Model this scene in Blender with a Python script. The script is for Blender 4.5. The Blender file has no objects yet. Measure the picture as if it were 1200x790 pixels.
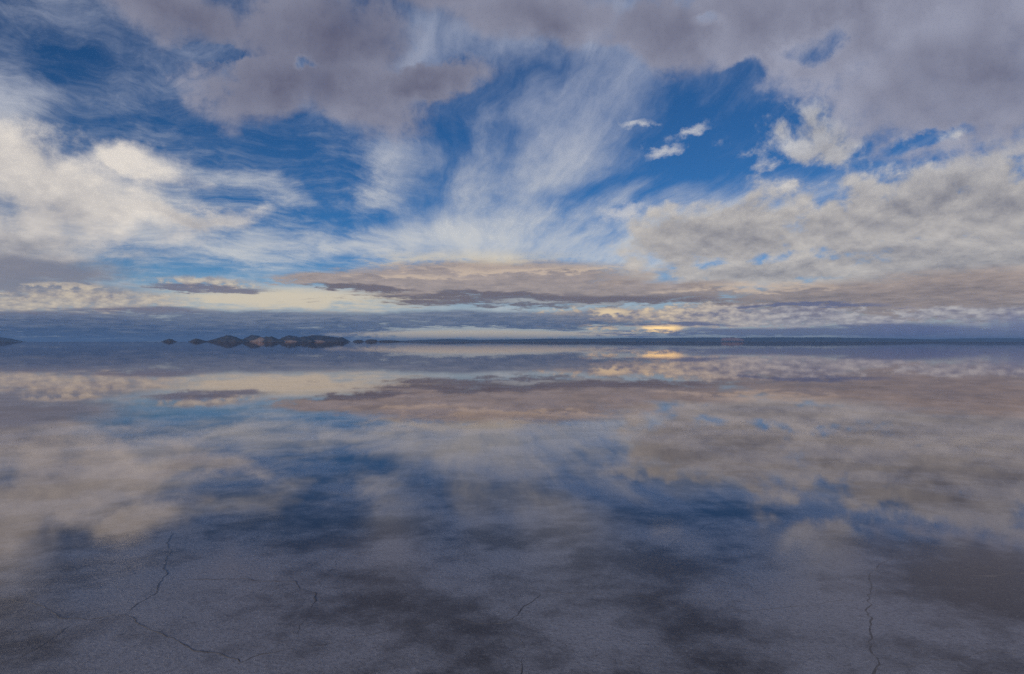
import bpy, bmesh, math, random
from mathutils import Vector, noise as mnoise

S = bpy.context.scene
COL = S.collection
rad = math.radians

# ------------------------------------------------------------------ camera, light, exposure
EYE = 1.62                      # eye height of the photographer, metres
FPX, PW, PH = 800.0, 1200, 790  # focal length in photo pixels, photo size
HORIZON = 400.5                 # photo row of the horizon
cam = bpy.data.cameras.new('camera')
cam.sensor_width = 36.0
cam.lens = 36.0 * FPX / PW
cam.clip_start, cam.clip_end = 0.05, 400000.0
camo = bpy.data.objects.new('camera', cam)
COL.objects.link(camo)
camo.location = (0, 0, EYE)
camo.rotation_euler = (rad(90) + math.atan((HORIZON - PH / 2) / FPX), 0, 0)
S.camera = camo

SUN_EL, SUN_AZ = rad(12.0), rad(205.0)     # low sun behind the camera, a little to the left
sun = bpy.data.lights.new('sun', 'SUN')
sun.energy, sun.angle, sun.color = 2.0, rad(1.5), (1.0, 0.86, 0.68)
suno = bpy.data.objects.new('sun', sun)
COL.objects.link(suno)
sd = Vector((math.sin(SUN_AZ) * math.cos(SUN_EL), math.cos(SUN_AZ) * math.cos(SUN_EL), math.sin(SUN_EL)))
suno.rotation_euler = sd.to_track_quat('Z', 'Y').to_euler()
suno.location = sd * 300

vs = S.view_settings
vs.view_transform, vs.look, vs.exposure, vs.gamma = 'Standard', 'None', 0.0, 1.0
vs.use_curve_mapping = False
S.cycles.use_denoising = False
S.cycles.use_adaptive_sampling = True
S.cycles.adaptive_threshold = 0.015
S.cycles.adaptive_min_samples = 12
S.cycles.max_bounces = 6
S.cycles.transparent_max_bounces = 8
S.cycles.sample_clamp_indirect = 6.0


# ------------------------------------------------------------------ small node language
def lin(c):
    return tuple(((v / 255) / 12.92 if v / 255 <= 0.04045 else ((v / 255 + 0.055) / 1.055) ** 2.4) for v in c)


class G:
    """wraps a node tree so that formulas can be written as expressions"""
    def __init__(s, nt):
        s.nt = nt

    def node(s, t, **kw):
        n = s.nt.nodes.new(t)
        for k, v in kw.items():
            setattr(n, k, v)
        return n

    def put(s, sock, v):
        if isinstance(v, (X, Y3)):
            s.nt.links.new(v.s, sock)
        elif v is not None:
            sock.default_value = v

    def math(s, op, *a, clamp=False):
        n = s.node('ShaderNodeMath', operation=op, use_clamp=clamp)
        for i, v in enumerate(a):
            s.put(n.inputs[i], v)
        return X(s, n.outputs[0])

    def vec(s, x, y, z=0.0):
        n = s.node('ShaderNodeCombineXYZ')
        for i, v in enumerate((x, y, z)):
            s.put(n.inputs[i], v)
        return Y3(s, n.outputs[0])

    def noise(s, v, scale, detail=5.0, rough=0.55, lac=2.0, dist=0.0, color=False, dims='3D', kind='FBM'):
        n = s.node('ShaderNodeTexNoise', noise_dimensions=dims)
        n.noise_type = kind
        s.put(n.inputs['Vector'], v)
        for k, val in (('Scale', scale), ('Detail', detail), ('Roughness', rough), ('Lacunarity', lac), ('Distortion', dist)):
            s.put(n.inputs[k], val)
        return Y3(s, n.outputs['Color']) if color else X(s, n.outputs[0])

    def sstep(s, lo, hi, v, a=0.0, b=1.0):
        n = s.node('ShaderNodeMapRange', interpolation_type='SMOOTHSTEP')
        for i, x in enumerate((v, lo, hi, a, b)):
            s.put(n.inputs[i], x)
        return X(s, n.outputs[0])

    def ramp(s, lo, hi, v, a=0.0, b=1.0):
        k = (b - a) / (hi - lo)
        return (v * k + (a - lo * k)).max(min(a, b)).min(max(a, b))

    def mix(s, f, a, b):
        n = s.node('ShaderNodeMix', data_type='RGBA')
        s.put(n.inputs[0], f)
        for i, v in ((6, a), (7, b)):
            if isinstance(v, tuple) and len(v) == 3:
                v = (*v, 1.0)
            s.put(n.inputs[i], v)
        return Y3(s, n.outputs[2])

    def mapping(s, v, loc=(0, 0, 0), rot=0.0, scale=(1, 1, 1), kind='TEXTURE'):
        n = s.node('ShaderNodeMapping', vector_type=kind)
        s.put(n.inputs[0], v)
        n.inputs['Location'].default_value = loc
        n.inputs['Rotation'].default_value = (0, 0, rot)
        n.inputs['Scale'].default_value = scale
        return Y3(s, n.outputs[0])

    def vmath(s, op, *a):
        n = s.node('ShaderNodeVectorMath', operation=op)
        for i, v in enumerate(a):
            if op == 'SCALE' and i == 1:
                s.put(n.inputs['Scale'], v)
            else:
                s.put(n.inputs[i], v)
        return n


class X:
    def __init__(s, g, sock):
        s.g, s.s = g, sock
    def __add__(s, o): return s.g.math('ADD', s, o)
    def __radd__(s, o): return s.g.math('ADD', o, s)
    def __sub__(s, o): return s.g.math('SUBTRACT', s, o)
    def __rsub__(s, o): return s.g.math('SUBTRACT', o, s)
    def __mul__(s, o): return s.g.math('MULTIPLY', s, o)
    def __rmul__(s, o): return s.g.math('MULTIPLY', o, s)
    def __truediv__(s, o): return s.g.math('DIVIDE', s, o)
    def __rtruediv__(s, o): return s.g.math('DIVIDE', o, s)
    def max(s, o): return s.g.math('MAXIMUM', s, o)
    def min(s, o): return s.g.math('MINIMUM', s, o)
    def smax(s, o, k): return s.g.math('SMOOTH_MAX', s, o, k)
    def clamp(s): return s.max(0.0).min(1.0)


class Y3:
    def __init__(s, g, sock):
        s.g, s.s = g, sock
    def __add__(s, o): return Y3(s.g, s.g.vmath('ADD', s, o).outputs[0])
    def __sub__(s, o): return Y3(s.g, s.g.vmath('SUBTRACT', s, o).outputs[0])
    def __mul__(s, o):
        if isinstance(o, (X, float, int)):
            return Y3(s.g, s.g.vmath('SCALE', s, o).outputs[0])
        return Y3(s.g, s.g.vmath('MULTIPLY', s, o).outputs[0])
    def length(s): return X(s.g, s.g.vmath('LENGTH', s).outputs['Value'])
    def xyz(s):
        n = s.g.node('ShaderNodeSeparateXYZ')
        s.g.put(n.inputs[0], s)
        return tuple(X(s.g, n.outputs[i]) for i in range(3))


# ------------------------------------------------------------------ the sky
SKY_K = 0.08                     # strength of the world background
world = bpy.data.worlds.new('World')
S.world = world
world.use_nodes = True
world.node_tree.nodes.clear()
g = G(world.node_tree)


def bearing(px, py):
    """photo position of a cloud -> its compass bearing and height above the horizon, degrees"""
    az = math.atan((px - PW / 2) / FPX)
    el = math.atan((HORIZON - py) / FPX * math.cos(az))
    return math.degrees(az), math.degrees(el)


def build_sky():
    tc = g.node('ShaderNodeTexCoord')
    D = Y3(g, tc.outputs['Generated'])
    dx, dy, dz = D.xyz()
    dz = g.math('ABSOLUTE', dz)
    az = g.math('ARCTAN2', dx, dy) * (180 / math.pi)
    el = g.math('ARCSINE', dz) * (180 / math.pi)
    low = g.math('LOGARITHM', dz + 0.045, math.e)
    Q = g.vec(dx, dy, low * 0.42)          # clouds get flatter towards the horizon

    # ---- clear air
    sky = g.node('ShaderNodeTexSky', sky_type='NISHITA')
    sky.sun_disc = False
    sky.sun_elevation, sky.sun_rotation = SUN_EL, SUN_AZ
    sky.altitude, sky.air_density, sky.dust_density, sky.ozone_density = 3650, 1.0, 0.6, 2.0
    air = g.node('ShaderNodeMix', data_type='RGBA', blend_type='MULTIPLY')
    air.inputs[0].default_value = 1.0
    g.nt.links.new(sky.outputs[0], air.inputs[6])
    air.inputs[7].default_value = (0.24, 0.58, 0.88, 1)
    c = Y3(g, air.outputs[2])

    def K(*rgb):
        return tuple(v / SKY_K for v in lin(rgb))

    def nz(v, scale, detail, rough, **kw):               # noise of about unit spread round zero
        return (g.noise(v, scale, detail, rough, **kw) - 0.5) * 6.0

    # ---- shared turbulence
    big = g.noise(Q, 2.7, 4, 0.55, color=True)          # slow swirls
    bx, by, bz = (big - (0.5, 0.5, 0.5)).xyz()
    fine = nz(Q, 9.0, 6, 0.64)                          # broken edges
    mid = nz(Q + (3.0, 7.0, 2.0), 4.5, 6, 0.58)
    tiny = nz(g.vec(dx, dy, low * 0.30) + big * 0.1, 42.0, 4, 0.66)   # small billows
    squash = g.ramp(0.0, 10.0, el, 0.14, 1.0)
    U = g.vec(az + bx * 22.0 + fine * 0.9, el + (by * 13.0 + fine * 0.7) * squash)        # strongly stirred
    UF = g.vec(az + bx * 9.0 + fine * 1.0 + mid * 1.0, el + (by * 6.0 - fine * 0.8 + mid * 0.4) * squash)   # gently stirred

    def blob(V, px, py, rx, ry, ang=0.0, w=1.0):
        a0, e0 = bearing(px, py)
        a1 = bearing(px + rx, py)[0] - bearing(px - rx, py)[0]
        e1 = bearing(px, py - ry)[1] - bearing(px, py + ry)[1]
        sx, sy = 2 / abs(a1), 2 / abs(e1)
        if not ang:
            n = g.vmath('MULTIPLY_ADD', V, (sx, sy, 0), (-a0 * sx, -e0 * sy, 0))
            return w - Y3(g, n.outputs[0]).length()
        ca, sa = math.cos(rad(ang)), math.sin(rad(ang))
        d = Y3(g, g.vmath('SUBTRACT', V, (a0, e0, 0)).outputs[0])
        u = X(g, g.vmath('DOT_PRODUCT', d, (ca * sx, sa * sx, 0)).outputs['Value'])
        v = X(g, g.vmath('DOT_PRODUCT', d, (-sa * sy, ca * sy, 0)).outputs['Value'])
        return w - g.math('SQRT', u * u + v * v)

    def blobs(V, lst, k=0.25):
        r = None
        for b in lst:
            q = blob(V, *b)
            r = q if r is None else r.smax(q, k)
        return r

    # ---- pale air low over the flat
    c = g.mix(g.sstep(7.5, 1.5, el) * 0.85, c, g.mix(g.sstep(1.0, 6.5, el), K(176, 178, 176), K(132, 176, 200)))

    # ---- cirrus: a torn high veil combed along the wind, so that it fans out from one point of the horizon
    inv = 1.0 / (dz + 0.09)
    P = g.vec(dx * inv, dy * inv, 0.0) + big * 0.7
    streak = nz(g.mapping(P, (0, 0, 0), rad(97), (2.6, 0.42, 1)), 2.2, 8, 0.68)
    streak2 = nz(g.mapping(P + big * 0.8, (3, 1, 0), rad(40), (0.95, 0.6, 1)), 3.4, 7, 0.70)
    side = g.sstep(-14.0, -2.0, az + bx * 20.0)
    fib = g.mix(side, g.vec(streak2, 0, 0), g.vec(streak, 0, 0)).xyz()[0]
    veil = blobs(U, [(640, 165, 44, 175, -30, 0.85), (478, 180, 60, 28, 8, 0.55), (560, 275, 160, 32, 4), (280, 215, 80, 20, -8, 0.45),
                     (800, 262, 150, 34, 14), (720, 235, 60, 24, 35, 0.7), (515, 62, 28, 60, -30, 0.8), (330, 292, 220, 20, 0, 0.8), (140, 240, 90, 36, 0, 0.6),
                     (660, 20, 150, 36, 10, 0.9), (20, 120, 70, 36, 0, 0.7)], 0.2)
    gap = blobs(U, [(110, 80, 150, 60, -15, 0.45), (330, 175, 140, 50, 0, 0.8), (400, 245, 80, 28, 0), (180, 302, 75, 16, 0, 1.3), (200, 165, 90, 30, 0, 0.6), (820, 170, 150, 80, 8), (300, 290, 40, 14), (690, 225, 60, 36, 20), (520, 150, 60, 44, 0, 0.9), (720, 120, 60, 50, 0)], 0.15)
    dens = g.math('MAXIMUM', veil, -0.7) * 0.8 + fib * 0.36 + mid * 0.18 + fine * 0.12 + tiny * 0.07 - g.sstep(-0.6, 0.8, gap) * 0.40 + g.sstep(8.0, -24.0, az) * 0.22
    a = g.sstep(-1.0, 1.1, dens)
    c = g.mix(a * 0.88, c, g.mix(g.sstep(21, 8, el), K(174, 180, 198), K(210, 210, 208)))

    # ---- rounded cells shared by the broken clouds
    QR = g.vec(dx, dy, low * 0.34) + big * 0.10
    ac = nz(QR, 13.0, 6, 0.62)
    vor = g.node('ShaderNodeTexVoronoi', feature='SMOOTH_F1')
    g.put(vor.inputs['Vector'], QR + g.vec(fine * 0.008, mid * 0.010, fine * 0.008))
    vor.inputs['Scale'].default_value = 26.0
    vor.inputs['Smoothness'].default_value = 0.35
    cell = (0.42 - X(g, vor.outputs['Distance'])) * 3.6
    ac_up = nz(QR + (0.0, 0.0, 0.016), 13.0, 5, 0.62)

    # ---- little puffs in the blue gap
    pf = blobs(UF, [(752, 170, 24, 8, 8), (728, 134, 14, 5), (787, 140, 18, 8, 14), (733, 250, 30, 10, -4)], 0.05)
    a = g.sstep(-0.4, 1.0, pf + tiny * 0.35 + ac * 0.35)
    c = g.mix(a * 0.8, c, K(196, 197, 203))

    # ---- broken altocumulus sheet on the right
    cov = blobs(U, [(1080, 235, 250, 70, 6), (880, 262, 150, 40, 8), (940, 135, 140, 54, 8, 0.55), (940, 310, 220, 26, 0), (1130, 305, 220, 60), (1240, 240, 200, 90)], 0.3)
    dn = cov * 1.0 + ac * 0.25 + cell * 0.22 + tiny * 0.17 + 0.12
    a = g.sstep(-0.15, 0.5, dn)
    lit = ((ac - ac_up) * 0.27 + 0.66 - g.math('MAXIMUM', dn, 0.0) * 0.34 + cell * 0.10 + tiny * 0.11 + mid * 0.07).clamp()
    cc = g.mix(lit, K(122, 122, 132), g.mix(g.sstep(9, 17, el), K(218, 211, 202), K(204, 206, 212)))
    c = g.mix(a * 0.95, c, cc)

    # ---- bright cumulus bank on the left
    cu = blobs(UF, [(20, 185, 110, 46, -8), (70, 228, 160, 60, -6), (10, 290, 160, 60, 0), (180, 250, 110, 18, 6), (185, 200, 60, 30, 0, 0.7), (-120, 220, 180, 110)], 0.35)
    dn = cu + mid * 0.20 + cell * 0.14 + fine * 0.16 + tiny * 0.12
    a = g.sstep(-0.4, 0.6, dn)
    lit = (g.sstep(4.0, 10.5, el + mid * 1.5) * 0.55 + mid * 0.14 + cell * 0.10 + fine * 0.18 + tiny * 0.10 + 0.22 + (1.0 - g.sstep(0.0, 0.9, dn)) * 0.15).clamp()
    c = g.mix(a * 0.95, c, g.mix(lit, K(120, 124, 140), K(228, 220, 211)))

    # ---- grey stratocumulus overhead, torn and partly see-through
    top = blobs(UF, [(370, 40, 130, 75, 0), (185, -14, 130, 50, -20), (400, 105, 110, 46, -8), (490, 102, 90, 22, 10), (320, 100, 80, 50, 20),
                     (450, -40, 260, 50, 0), (1000, 10, 270, 62, -6), (790, 24, 95, 46, 0), (1150, 90, 190, 74, -8), (620, 20, 120, 40, 0, 0.7), (600, -120, 900, 110)], 0.2)
    n4 = nz(Q + (9.0, 1.0, 4.0), 6.0, 7, 0.60)
    dn = top * 1.15 + n4 * 0.28 + fine * 0.18 + mid * 0.12 + tiny * 0.08
    hole = blobs(UF, [(965, 42, 50, 17, 4), (870, 78, 46, 20, 0, 0.8), (830, 8, 30, 10), (348, 76, 18, 9, 10, 0.8), (240, 62, 36, 12, 0), (1090, 150, 60, 16, 0, 0.7), (700, 80, 60, 30, 0, 0.9)], 0.15)
    dn = dn - g.sstep(-0.3, 0.7, hole + fine * 0.15) * 0.75
    a = g.sstep(-0.3, 0.32, dn)
    shade = (0.54 + n4 * 0.22 + mid * 0.18 + fine * 0.13 + tiny * 0.07 + cell * g.sstep(4, 20, az) * 0.10 - g.sstep(0.0, 1.0, dn) * 0.28 + g.sstep(10, 32, az) * 0.3).clamp()
    c = g.mix(a * g.sstep(-1.5, 0.9, n4 + dn * 1.5, 0.7, 0.97), c, g.mix(shade, K(97, 98, 120), K(154, 157, 176)))
    c_high = c

    # ---- layered clouds low down: turbulence drawn out along the horizon
    QL = g.vec(dx, dy, low * 0.62)
    lay = nz(QL, 9.0, 6, 0.60)
    lay2 = nz(QL + (5.0, 3.0, 1.0), 34.0, 4, 0.64)
    puff = nz(g.vec(dx, dy, low * 0.22), 60.0, 4, 0.62)          # heaped tops, hardly flattened
    near0 = g.ramp(0, 5, el, 0.3, 1.2)
    UL = g.vec(az + bx * 3.0 + lay2 * 0.5, el + (lay * 0.30 + lay2 * 0.16) * near0)
    UP = g.vec(az + puff * 0.25, el + (lay * 0.14 + puff * 0.22) * near0)

    def layer(c, lst, lo, hi, noisef, col, op, k=0.15, V=None):
        d = blobs(V or UL, lst, k) + noisef
        return g.mix(g.sstep(lo, hi, d) * op, c, col)

    hl = lay2 * 0.32 + lay * 0.22
    pl = puff * 0.34 + lay * 0.12
    # cream evening light behind the hills
    c = layer(c, [(350, 350, 170, 16), (470, 347, 90, 8), (560, 300, 120, 14)], -0.3, 0.7, hl * 0.7, K(220, 207, 182), 0.88)
    # grey underside of the left bank, with sunlit heaps below it
    c = layer(c, [(20, 318, 150, 22), (70, 340, 130, 10)], -0.3, 0.6, hl * 0.8, K(126, 128, 143), 0.85)
    c = layer(c, [(110, 352, 110, 13), (10, 356, 90, 10), (80, 334, 40, 3.5), (240, 329, 55, 5), (420, 277, 34, 6)], -0.35, 0.5, pl * 1.2,
              g.mix((pl * 1.4 + 0.5).clamp(), K(140, 138, 148), K(216, 201, 178)), 0.85, V=UP)
    c = layer(c, [(180, 365, 90, 6), (60, 372, 140, 8), (250, 334, 60, 4), (215, 338, 30, 3)], -0.3, 0.45, hl * 0.8, K(112, 112, 132), 0.88)
    # mauve bank in the middle, pinkish where the sun still reaches
    c = layer(c, [(580, 329, 200, 24, 0), (410, 328, 90, 9, 0), (740, 343, 150, 14), (1030, 350, 240, 22), (1180, 345, 220, 34)], -0.2, 0.3, hl * 0.5,
              g.mix((hl * 0.7 + g.sstep(3.2, 5.0, el) * 0.35 + 0.3).clamp(), K(120, 113, 118), K(182, 166, 158)), 0.93)
    c = layer(c, [(480, 324, 60, 3), (600, 315, 100, 3), (690, 318, 70, 3), (880, 338, 100, 3.5), (930, 334, 40, 2.5)], -0.4, 0.8, hl * 1.2, K(210, 190, 170), 0.65)
    c = layer(c, [(640, 352, 190, 7, 0), (560, 346, 120, 4), (420, 336, 60, 4)], -0.3, 0.4, hl * 0.9, K(106, 102, 114), 0.88)
    c = layer(c, [(620, 353, 50, 2), (700, 356, 40, 2)], -0.4, 0.6, hl * 0.8, K(176, 182, 186), 0.7)
    # sunlit cumulus line on the right
    c = layer(c, [(720, 371, 85, 11), (830, 371, 110, 14), (935, 371, 70, 14), (1010, 376, 60, 7), (1110, 368, 60, 9), (1190, 368, 60, 9)], -0.2, 0.3, pl * 1.3,
              g.mix((pl * 1.5 + hl * 0.4 + 0.45).clamp(), K(128, 126, 142), g.mix(g.sstep(7, 24, az), K(232, 206, 166), K(192, 188, 188))), 0.94, V=UP)
    # blue shaded cloud base along the horizon
    bluec = g.mix((g.sstep(0.3, 2.4, el) * 0.7 + lay2 * 0.30 + lay * 0.12 + puff * 0.10).clamp(), K(50, 76, 116), K(126, 134, 152))
    c = layer(c, [(120, 386, 220, 20), (340, 377, 190, 13), (-80, 384, 200, 22), (560, 372, 170, 8), (610, 379, 170, 6), (280, 392, 190, 12)], -0.25, 0.35, hl * 0.9, bluec, 0.94)
    c = layer(c, [(560, 392, 160, 5), (700, 391, 60, 3)], -0.25, 0.45, pl * 0.6, K(214, 200, 176), 0.9, V=UP)
    c = layer(c, [(900, 389, 190, 5), (800, 381, 50, 3), (940, 358, 90, 3), (1040, 385, 90, 6)], -0.3, 0.4, hl * 1.0, K(100, 107, 138), 0.88)
    c = layer(c, [(776, 385, 27, 4.5), (716, 366, 20, 4)], -0.4, 0.8, pl * 0.6, g.mix(g.sstep(1.4, 1.8, el), tuple(v * 1.7 for v in K(255, 214, 140)), K(238, 214, 174)), 0.96, V=UP)
    # rain shafts on the right
    shaft = nz(g.vec(az * 0.6 + el * 0.16, el * 0.05, 0.0), 1.3, 4, 0.6) * 0.17 + 0.5
    rn = blobs(g.vec(az, el), [(1110, 394, 180, 22), (1240, 390, 190, 30)], 0.2)
    c = g.mix(g.sstep(0.0, 0.75, rn + (shaft - 0.5) * 0.8) * 0.85, c, g.mix(shaft, K(70, 84, 132), K(124, 128, 160)))
    outs = []
    for col_ in (c_high, c):
        bg = g.node('ShaderNodeBackground')
        g.put(bg.inputs[0], col_)
        bg.inputs[1].default_value = SKY_K
        outs.append(bg)
    mx = g.node('ShaderNodeMixShader')               # the low banks fade out upwards
    g.put(mx.inputs[0], g.sstep(8.2, 6.4, el))
    g.nt.links.new(outs[0].outputs[0], mx.inputs[1])
    g.nt.links.new(outs[1].outputs[0], mx.inputs[2])
    out = g.node('ShaderNodeOutputWorld')
    g.nt.links.new(mx.outputs[0], out.inputs[0])


build_sky()
world.cycles.sampling_method = 'MANUAL'
world.cycles.sample_map_resolution = 512


# ------------------------------------------------------------------ materials
def material(name):
    m = bpy.data.materials.new(name)
    m.use_nodes = True
    m.node_tree.nodes.clear()
    return m, G(m.node_tree)


def finish(gg, shader):
    o = gg.node('ShaderNodeOutputMaterial')
    gg.nt.links.new(shader, o.inputs[0])


def bump(gg, h, strength, dist):
    b = gg.node('ShaderNodeBump')
    b.inputs['Strength'].default_value = strength
    b.inputs['Distance'].default_value = dist
    gg.put(b.inputs['Height'], h)
    return b.outputs[0]


def m_salt():
    m, q = material('wet_salt')
    geo = q.node('ShaderNodeNewGeometry')
    P = Y3(q, geo.outputs['Position'])
    n = q.noise(P, 0.75, 5, 0.55)
    n2 = q.noise(P, 5.0, 5, 0.62)
    f = q.noise(P, 42, 4, 0.75)
    c = q.mix(q.sstep(0.36, 0.60, n + (n2 - 0.5) * 0.3), (0.085, 0.08, 0.083), (0.44, 0.425, 0.44))
    c = q.mix(q.sstep(0.46, 0.72, f) * 0.55, c, (0.10, 0.095, 0.095))       # grit between the crystals
    c = q.mix(q.sstep(0.44, 0.30, f) * 0.35, c, (0.62, 0.61, 0.62))         # clean crystals
    b = q.node('ShaderNodeBsdfDiffuse')
    q.put(b.inputs['Color'], c)
    q.nt.links.new(bump(q, f, 0.7, 0.012), b.inputs['Normal'])
    finish(q, b.outputs[0])
    return m


def m_water():
    m, q = material('shallow_water')
    geo = q.node('ShaderNodeNewGeometry')
    P = Y3(q, geo.outputs['Position'])
    patch = q.noise(P, 0.75, 4, 0.55)
    dist = P.length()
    near = q.sstep(7.0, 2.8, dist + (patch - 0.5) * 4.0)         # thin film over rough crust here, deeper farther out
    grain = q.noise(P, 26, 5, 0.75)
    dt = q.node('ShaderNodeVectorMath', operation='DOT_PRODUCT')
    q.nt.links.new(geo.outputs['Incoming'], dt.inputs[0])
    q.nt.links.new(geo.outputs['True Normal'], dt.inputs[1])
    cosv = q.math('ABSOLUTE', X(q, dt.outputs['Value']))
    F = q.math('POWER', 1.0 - cosv, 5.0) * 0.96 + 0.03          # mirror at a glance, see-through from above
    nrm = bump(q, grain * near, 0.45, 0.006)
    gl = q.node('ShaderNodeBsdfGlossy', distribution='GGX')
    gl.inputs['Color'].default_value = (0.91, 0.83, 0.82, 1)
    q.put(gl.inputs['Roughness'], near * 0.09 + 0.02)
    q.nt.links.new(nrm, gl.inputs['Normal'])
    tr = q.node('ShaderNodeBsdfTransparent')
    mx = q.node('ShaderNodeMixShader')
    q.put(mx.inputs[0], F)
    q.nt.links.new(tr.outputs[0], mx.inputs[1])
    q.nt.links.new(gl.outputs[0], mx.inputs[2])
    finish(q, mx.outputs[0])
    return m


def m_rock(name, c0, c1, scale):
    m, q = material(name)
    geo = q.node('ShaderNodeNewGeometry')
    P = Y3(q, geo.outputs['Position'])
    n = q.noise(P, scale, 7, 0.62)
    c = q.mix(q.sstep(0.36, 0.64, n), c0, c1)
    b = q.node('ShaderNodeBsdfDiffuse')
    q.put(b.inputs['Color'], c)
    q.nt.links.new(bump(q, n, 0.7, 30.0), b.inputs['Normal'])
    finish(q, b.outputs[0])
    return m


M_SALT, M_WATER = m_salt(), m_water()
M_HILL = m_rock('dark_scrub_rock', (0.045, 0.04, 0.04), (0.10, 0.085, 0.075), 0.006)
M_FAR = m_rock('far_mountain_rock', (0.05, 0.05, 0.055), (0.10, 0.095, 0.09), 0.002)
M_BARE = m_rock('bare_tan_slope', (0.20, 0.14, 0.115), (0.34, 0.245, 0.19), 0.02)
M_CLIFF = m_rock('red_cliff', (0.16, 0.09, 0.08), (0.30, 0.18, 0.15), 0.01)
M_RIDGE = m_rock('wet_brown_crust', (0.10, 0.09, 0.082), (0.20, 0.185, 0.17), 14.0)
for mm in (M_RIDGE,):
    for nd in mm.node_tree.nodes:
        if nd.type == 'BUMP':
            nd.inputs['Distance'].default_value = 0.004


# ------------------------------------------------------------------ mesh helpers
def mesh_obj(name, verts, faces, mat, smooth=True, parent=None):
    me = bpy.data.meshes.new(name)
    me.from_pydata(verts, [], faces)
    me.materials.append(mat)
    if smooth:
        for p in me.polygons:
            p.use_smooth = True
    o = bpy.data.objects.new(name, me)
    COL.objects.link(o)
    o.parent = parent
    return o


def tag(o, label, cat, kind=None, group=None):
    o['label'], o['category'] = label, cat
    if kind:
        o['kind'] = kind
    if group:
        o['group'] = group
    return o


def disc(name, rings, zf, mat, seg=96):
    vs_, fs = [(0, 0, zf(0))], []
    for r in rings:
        for k in range(seg):
            a = 2 * math.pi * k / seg
            vs_.append((r * math.cos(a), r * math.sin(a), zf(r)))
    for k in range(seg):
        fs.append((0, 1 + k, 1 + (k + 1) % seg))
    for i in range(len(rings) - 1):
        for k in range(seg):
            a0, a1 = 1 + i * seg + k, 1 + i * seg + (k + 1) % seg
            fs.append((a0, a0 + seg, a1 + seg, a1))
    return mesh_obj(name, vs_, fs, mat, smooth=False)


WATER_Z = 0.0
RINGS = [2, 5, 12, 30, 80, 200, 600, 2000, 8000, 30000, 90000]
salt = disc('salt_flat', RINGS, lambda r: -0.004 - r * 0.0006, M_SALT)
tag(salt, 'pale grey salt crust lying under shallow still water', 'salt flat', 'structure')
water = disc('water', RINGS, lambda r: WATER_Z, M_WATER)
tag(water, 'thin sheet of still water mirroring the cloudy sky', 'water', 'structure')


# ------------------------------------------------------------------ hills on the horizon
def hill_mesh(name, dist, profile, depth, mat, seed, parent=None, nx=70, ny=14, rough=0.10, jag=0.0):
    """profile: photo columns and ridge rows of the skyline; built as a ridge of real depth at its own distance"""
    rnd = random.Random(seed)
    off = Vector((rnd.uniform(-50, 50), rnd.uniform(-50, 50), 0))
    x0, x1 = profile[0][0], profile[-1][0]
    vs_, fs = [], []
    for i in range(nx + 1):
        col = x0 + (x1 - x0) * i / nx
        for (a, b) in zip(profile, profile[1:]):
            if a[0] <= col <= b[0]:
                t = (col - a[0]) / max(1e-6, b[0] - a[0])
                row = a[1] + (b[1] - a[1]) * t
                break
        X0 = (col - PW / 2) / FPX * dist
        H = max(0.0, (HORIZON - row) / FPX * dist)
        for j in range(ny + 1):
            v = -1 + 2 * j / ny
            fall = max(0.0, 1 - abs(v) ** 1.4)
            nz = mnoise.fractal(Vector((X0 * 6 / dist * 6, v * 1.5, 0)) * 3 + off, 1.0, 2.0, 5)
            nz2 = mnoise.fractal(Vector((X0 * 40 / dist * 6, v * 4, 0)) + off, 1.0, 2.0, 4)
            z = H * fall * (1 + rough * nz2 + jag * mnoise.fractal(Vector((col * 0.35, v * 3, 5)) + off, 0.9, 2.1, 4)) + H * 0.25 * nz * fall * (1 - fall)
            yy = dist + v * depth + nz * depth * 0.12
            vs_.append((X0 * yy / dist, yy, z if 0 < j < ny else -60.0))
    w = ny + 1
    for i in range(nx):
        for j in range(ny):
            a = i * w + j
            fs.append((a, a + w, a + w + 1, a + 1))
    return mesh_obj(name, vs_, fs, mat, smooth=True, parent=parent)


def hill(dist, prof, depth, mat, seed, label, name='hill', **kw):
    if name == 'mountain_range':
        prof = [(x, HORIZON - (HORIZON - y) * 0.82) for x, y in prof]
    o = hill_mesh(name, dist, prof, depth, mat, seed, **kw)
    return tag(o, label, 'hill' if name == 'hill' else 'mountains', 'structure')


HILLS = [
    (15000, [(186, 401), (190, 398), (197, 394.2), (202, 395), (206, 398), (211, 401)], 250, 'small lone conical hill standing apart from the hill group'),
    (15500, [(219, 401), (223, 397), (229, 393.6), (235, 395), (240, 397), (252, 399.5), (256, 401)], 300, 'low dark hump hill at the end of the hill group'),
    (17500, [(236, 401), (246, 396), (258, 392.5), (266, 389.6), (274, 391), (282, 394.5), (290, 396.5), (296, 401)], 600, 'tall rounded dark blue hill with a gentle peak'),
    (18000, [(280, 401), (287, 393), (296, 389.5), (303, 391), (308, 393), (313, 391), (318, 393), (326, 401)], 600, 'dark hill with a bare pink slope at its foot'),
    (17000, [(306, 401), (312, 394), (318, 391), (324, 393.5), (331, 396), (336, 401)], 400, 'small pointed dark hill between broader hills'),
    (18500, [(322, 401), (330, 393), (338, 390), (346, 391), (352, 392.5), (357, 391), (366, 394), (372, 401)], 700, 'broad dark hill with one thin tan beach'),
    (19000, [(350, 401), (358, 392), (366, 389.5), (378, 390.5), (386, 391), (394, 392.5), (401, 392), (406, 395), (412, 401)], 700, 'long dark hill with a long tan beach, ending the group'),
]
for i, (d, pf, dep, lb) in enumerate(HILLS):
    h = hill(d, [(x, 401 - 9.2 * (max(0, 401 - y) / 12) ** 1.5) for x, y in pf], dep, M_HILL, 10 + i, lb, nx=60, rough=0.12, jag=0.08)
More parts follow.
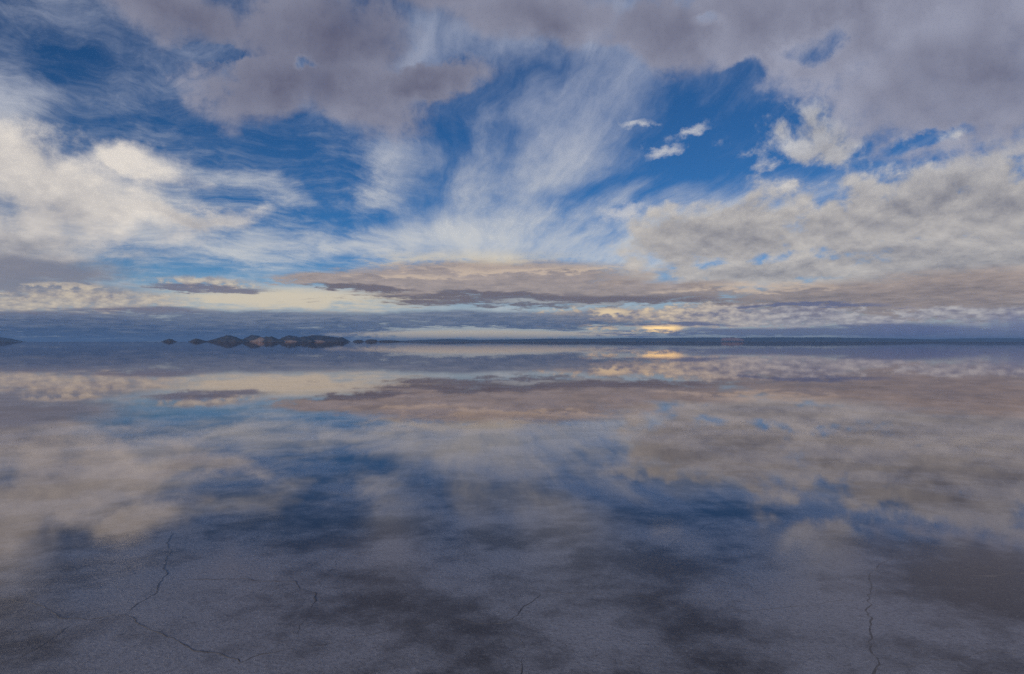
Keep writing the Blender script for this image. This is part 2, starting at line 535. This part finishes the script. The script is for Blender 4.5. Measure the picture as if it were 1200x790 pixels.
BARE = [
    (3, 17300, [(288, 401), (293, 399.2), (300, 397.5), (305, 394.8), (308, 396), (312, 398.4), (319, 399.4), (323, 401)], 90),
    (5, 17700, [(327, 401), (331, 399.2), (340, 398.4), (347, 399.2), (351, 401)], 60),
    (6, 18200, [(354, 401), (358, 399.0), (366, 398.5), (378, 398.8), (384, 401)], 60),
]
hills = [o for o in COL.objects if o.name.startswith('hill')]
for k, d, pf, dep in BARE:
    hill_mesh('bare_slope', d, pf, dep, M_BARE, 40 + k, parent=hills[k], nx=24, ny=8)
for i, (x0, x1, t) in enumerate([(412, 428, 398.2), (426, 444, 397.6), (441, 470, 398.6)]):
    hill(16500, [(x0, 401), (x0 + 4, t + 0.4), ((x0 + x1) / 2, t), (x1 - 3, t + 0.6), (x1, 401)], 200, M_HILL, 60 + i,
         ['low flat islet close beside the long hill with the beach', 'low islet with a small round knoll', 'very low flat islet trailing off from the knoll'][i], nx=20)
hill(26000, [(-260, 397), (-180, 392), (-100, 390), (-40, 392), (0, 395), (14, 397), (26, 399.7), (32, 401)], 1500, M_FAR, 71,
     'hazy blue mountain shoulder running out over the water', 'mountain')
hill(34000, [(452, 400), (500, 397.5), (525, 396.6), (560, 397.8), (610, 397), (650, 396), (700, 396.2), (745, 395)], 1500, M_FAR, 72,
     'thin low blue mountain range under the cream strip of sky', 'mountain_range', nx=140, rough=0.05)
rng = hill(36000, [(655, 400), (700, 396), (735, 395), (770, 395.4), (790, 394.9), (830, 394.2), (860, 394.9), (905, 394), (940, 394.4), (960, 394), (1010, 395), (1060, 396), (1100, 397.4), (1130, 400)], 2000, M_FAR, 73,
           'long level dark blue mountain range below sunlit cumulus', 'mountain_range', nx=180, rough=0.05)
hill_mesh('bare_cliff', 34500, [(843, 400), (847, 395.8), (856, 395.2), (866, 395.8), (871, 397.5), (874, 400)], 120, M_CLIFF, 81, parent=rng, nx=24, ny=8)
hill(42000, [(1060, 400), (1110, 396), (1160, 395.2), (1210, 395.6), (1300, 394), (1400, 396), (1500, 400)], 2500, M_FAR, 74,
     'faint mountain range fading behind the rain shafts', 'mountain_range', nx=120, rough=0.05)


# ------------------------------------------------------------------ salt ridges breaking the water near the viewer
def ground(px, py):
    d = FPX * EYE / (py - HORIZON)
    return Vector(((px - PW / 2) / FPX * d, d, 0))


def ridge(pts, seed, width=0.0042, high=0.0030):
    rnd = random.Random(seed)
    P = [ground(*p) for p in pts]
    line = []
    for a, b in zip(P, P[1:]):
        n = max(2, int((b - a).length / 0.022))
        for k in range(n):
            t = k / n
            q = a.lerp(b, t)
            nx_ = mnoise.noise(q * 5 + Vector((seed, 0, 0))) * 0.045 + mnoise.noise(q * 19 + Vector((0, seed, 0))) * 0.016
            ny_ = mnoise.noise(q * 5 + Vector((0, 0, seed + 7))) * 0.045 + mnoise.noise(q * 19 + Vector((3, seed, 1))) * 0.016
            line.append(q + Vector((nx_, ny_, 0)))
    line.append(P[-1])
    vs_, fs = [], []
    for i, q in enumerate(line):
        t = (line[min(i + 1, len(line) - 1)] - line[max(i - 1, 0)]).normalized()
        s = Vector((-t.y, t.x, 0))
        ends = min(1.0, i / 6, (len(line) - 1 - i) / 6)
        v = 0.5 + 0.9 * mnoise.noise(q * 7 + Vector((seed * 3, 0, 0))) + 0.4 * rnd.random()
        w = width * max(0.25, v + 0.5) * (0.25 + 0.75 * ends)
        floor = -0.004 - q.length * 0.0006
        h = floor + high * max(-0.5, min(1.2, v + 0.15)) * ends
        low_ = floor - 0.0006
        vs_ += [q + s * w + Vector((0, 0, low_)), q + s * w * 0.35 + Vector((0, 0, h - high * 0.3 * rnd.random())),
                q - s * w * 0.3 + Vector((0, 0, h)), q - s * w + Vector((0, 0, low_))]
    for i in range(len(line) - 1):
        for k in range(3):
            a = i * 4 + k
            fs.append((a, a + 4, a + 5, a + 1))
    o = mesh_obj('salt_ridge', [tuple(v) for v in vs_], fs, M_RIDGE, smooth=False, parent=salt)
    return o


RIDGES = [
    [(-40, 696), (0, 700), (40, 706), (75, 721), (100, 725), (146, 718)],
    [(146, 718), (162, 706), (184, 690), (196, 672), (198, 640), (200, 622)],
    [(146, 718), (172, 731), (206, 748), (240, 761), (290, 773), (312, 764), (345, 757)],
    [(206, 680), (240, 677), (262, 676), (300, 679), (345, 680), (370, 694), (362, 716)],
    [(12, 776), (30, 768), (46, 757), (80, 735), (100, 725)],
    [(1022, 668), (1017, 690), (1018, 715), (1015, 735), (1020, 750), (1024, 785), (1027, 800)],
    [(1022, 668), (1030, 661), (1036, 656), (1058, 640)],
    [(632, 690), (612, 714), (592, 728), (560, 728), (530, 722)],
    [(632, 690), (660, 692), (692, 693)],
    [(616, 762), (613, 778), (611, 796)],
    [(1128, 672), (1160, 673), (1192, 670), (1230, 668)],
    [(806, 622), (830, 615), (852, 608)],
    [(400, 650), (430, 645), (470, 640)],
]
FAINT = [
    [(362, 716), (352, 738), (345, 757)], [(345, 757), (420, 745), (480, 730), (530, 722)], [(592, 728), (606, 745), (616, 762)],
    [(200, 622), (260, 612), (330, 618), (400, 650)], [(470, 640), (540, 655), (590, 672), (632, 690)], [(692, 693), (760, 700), (820, 716), (900, 712), (1017, 700)],
    [(370, 694), (386, 668), (400, 650)], [(852, 608), (930, 600), (1000, 618), (1058, 640)], [(1058, 640), (1100, 655), (1128, 672)],
    [(806, 622), (770, 650), (720, 668), (692, 693)], [(1024, 785), (1100, 770), (1170, 762), (1240, 770)], [(200, 622), (150, 612), (60, 618), (-30, 610)],
    [(470, 640), (490, 610), (520, 596), (600, 592)], [(600, 592), (680, 600), (740, 612), (806, 622)],
]
for i, r in enumerate(RIDGES):
    ridge(r, 100 + i)
for i, r in enumerate(FAINT):
    ridge(r, 200 + i, 0.0018, 0.0012)


# ------------------------------------------------------------------ the air
def haze():
    m = bpy.data.materials.new('haze')
    m.use_nodes = True
    m.node_tree.nodes.clear()
    q = G(m.node_tree)
    v = q.node('ShaderNodeVolumePrincipled')
    v.inputs['Color'].default_value = (0.30, 0.55, 1.0, 1)
    v.inputs['Density'].default_value = 2.4e-5
    v.inputs['Anisotropy'].default_value = 0.0
    o = q.node('ShaderNodeOutputMaterial')
    q.nt.links.new(v.outputs[0], o.inputs['Volume'])
    R, z0, z1 = 95000.0, -62.0, 380.0
    vs_ = [(x, y, z) for z in (z0, z1) for y in (-R, R) for x in (-R, R)]
    fs = [(0, 2, 3, 1), (4, 5, 7, 6), (0, 1, 5, 4), (2, 6, 7, 3), (0, 4, 6, 2), (1, 3, 7, 5)]
    o = mesh_obj('haze', vs_, fs, m, smooth=False)
    tag(o, 'thin blue evening haze over the flooded flat', 'haze', 'stuff')


haze()
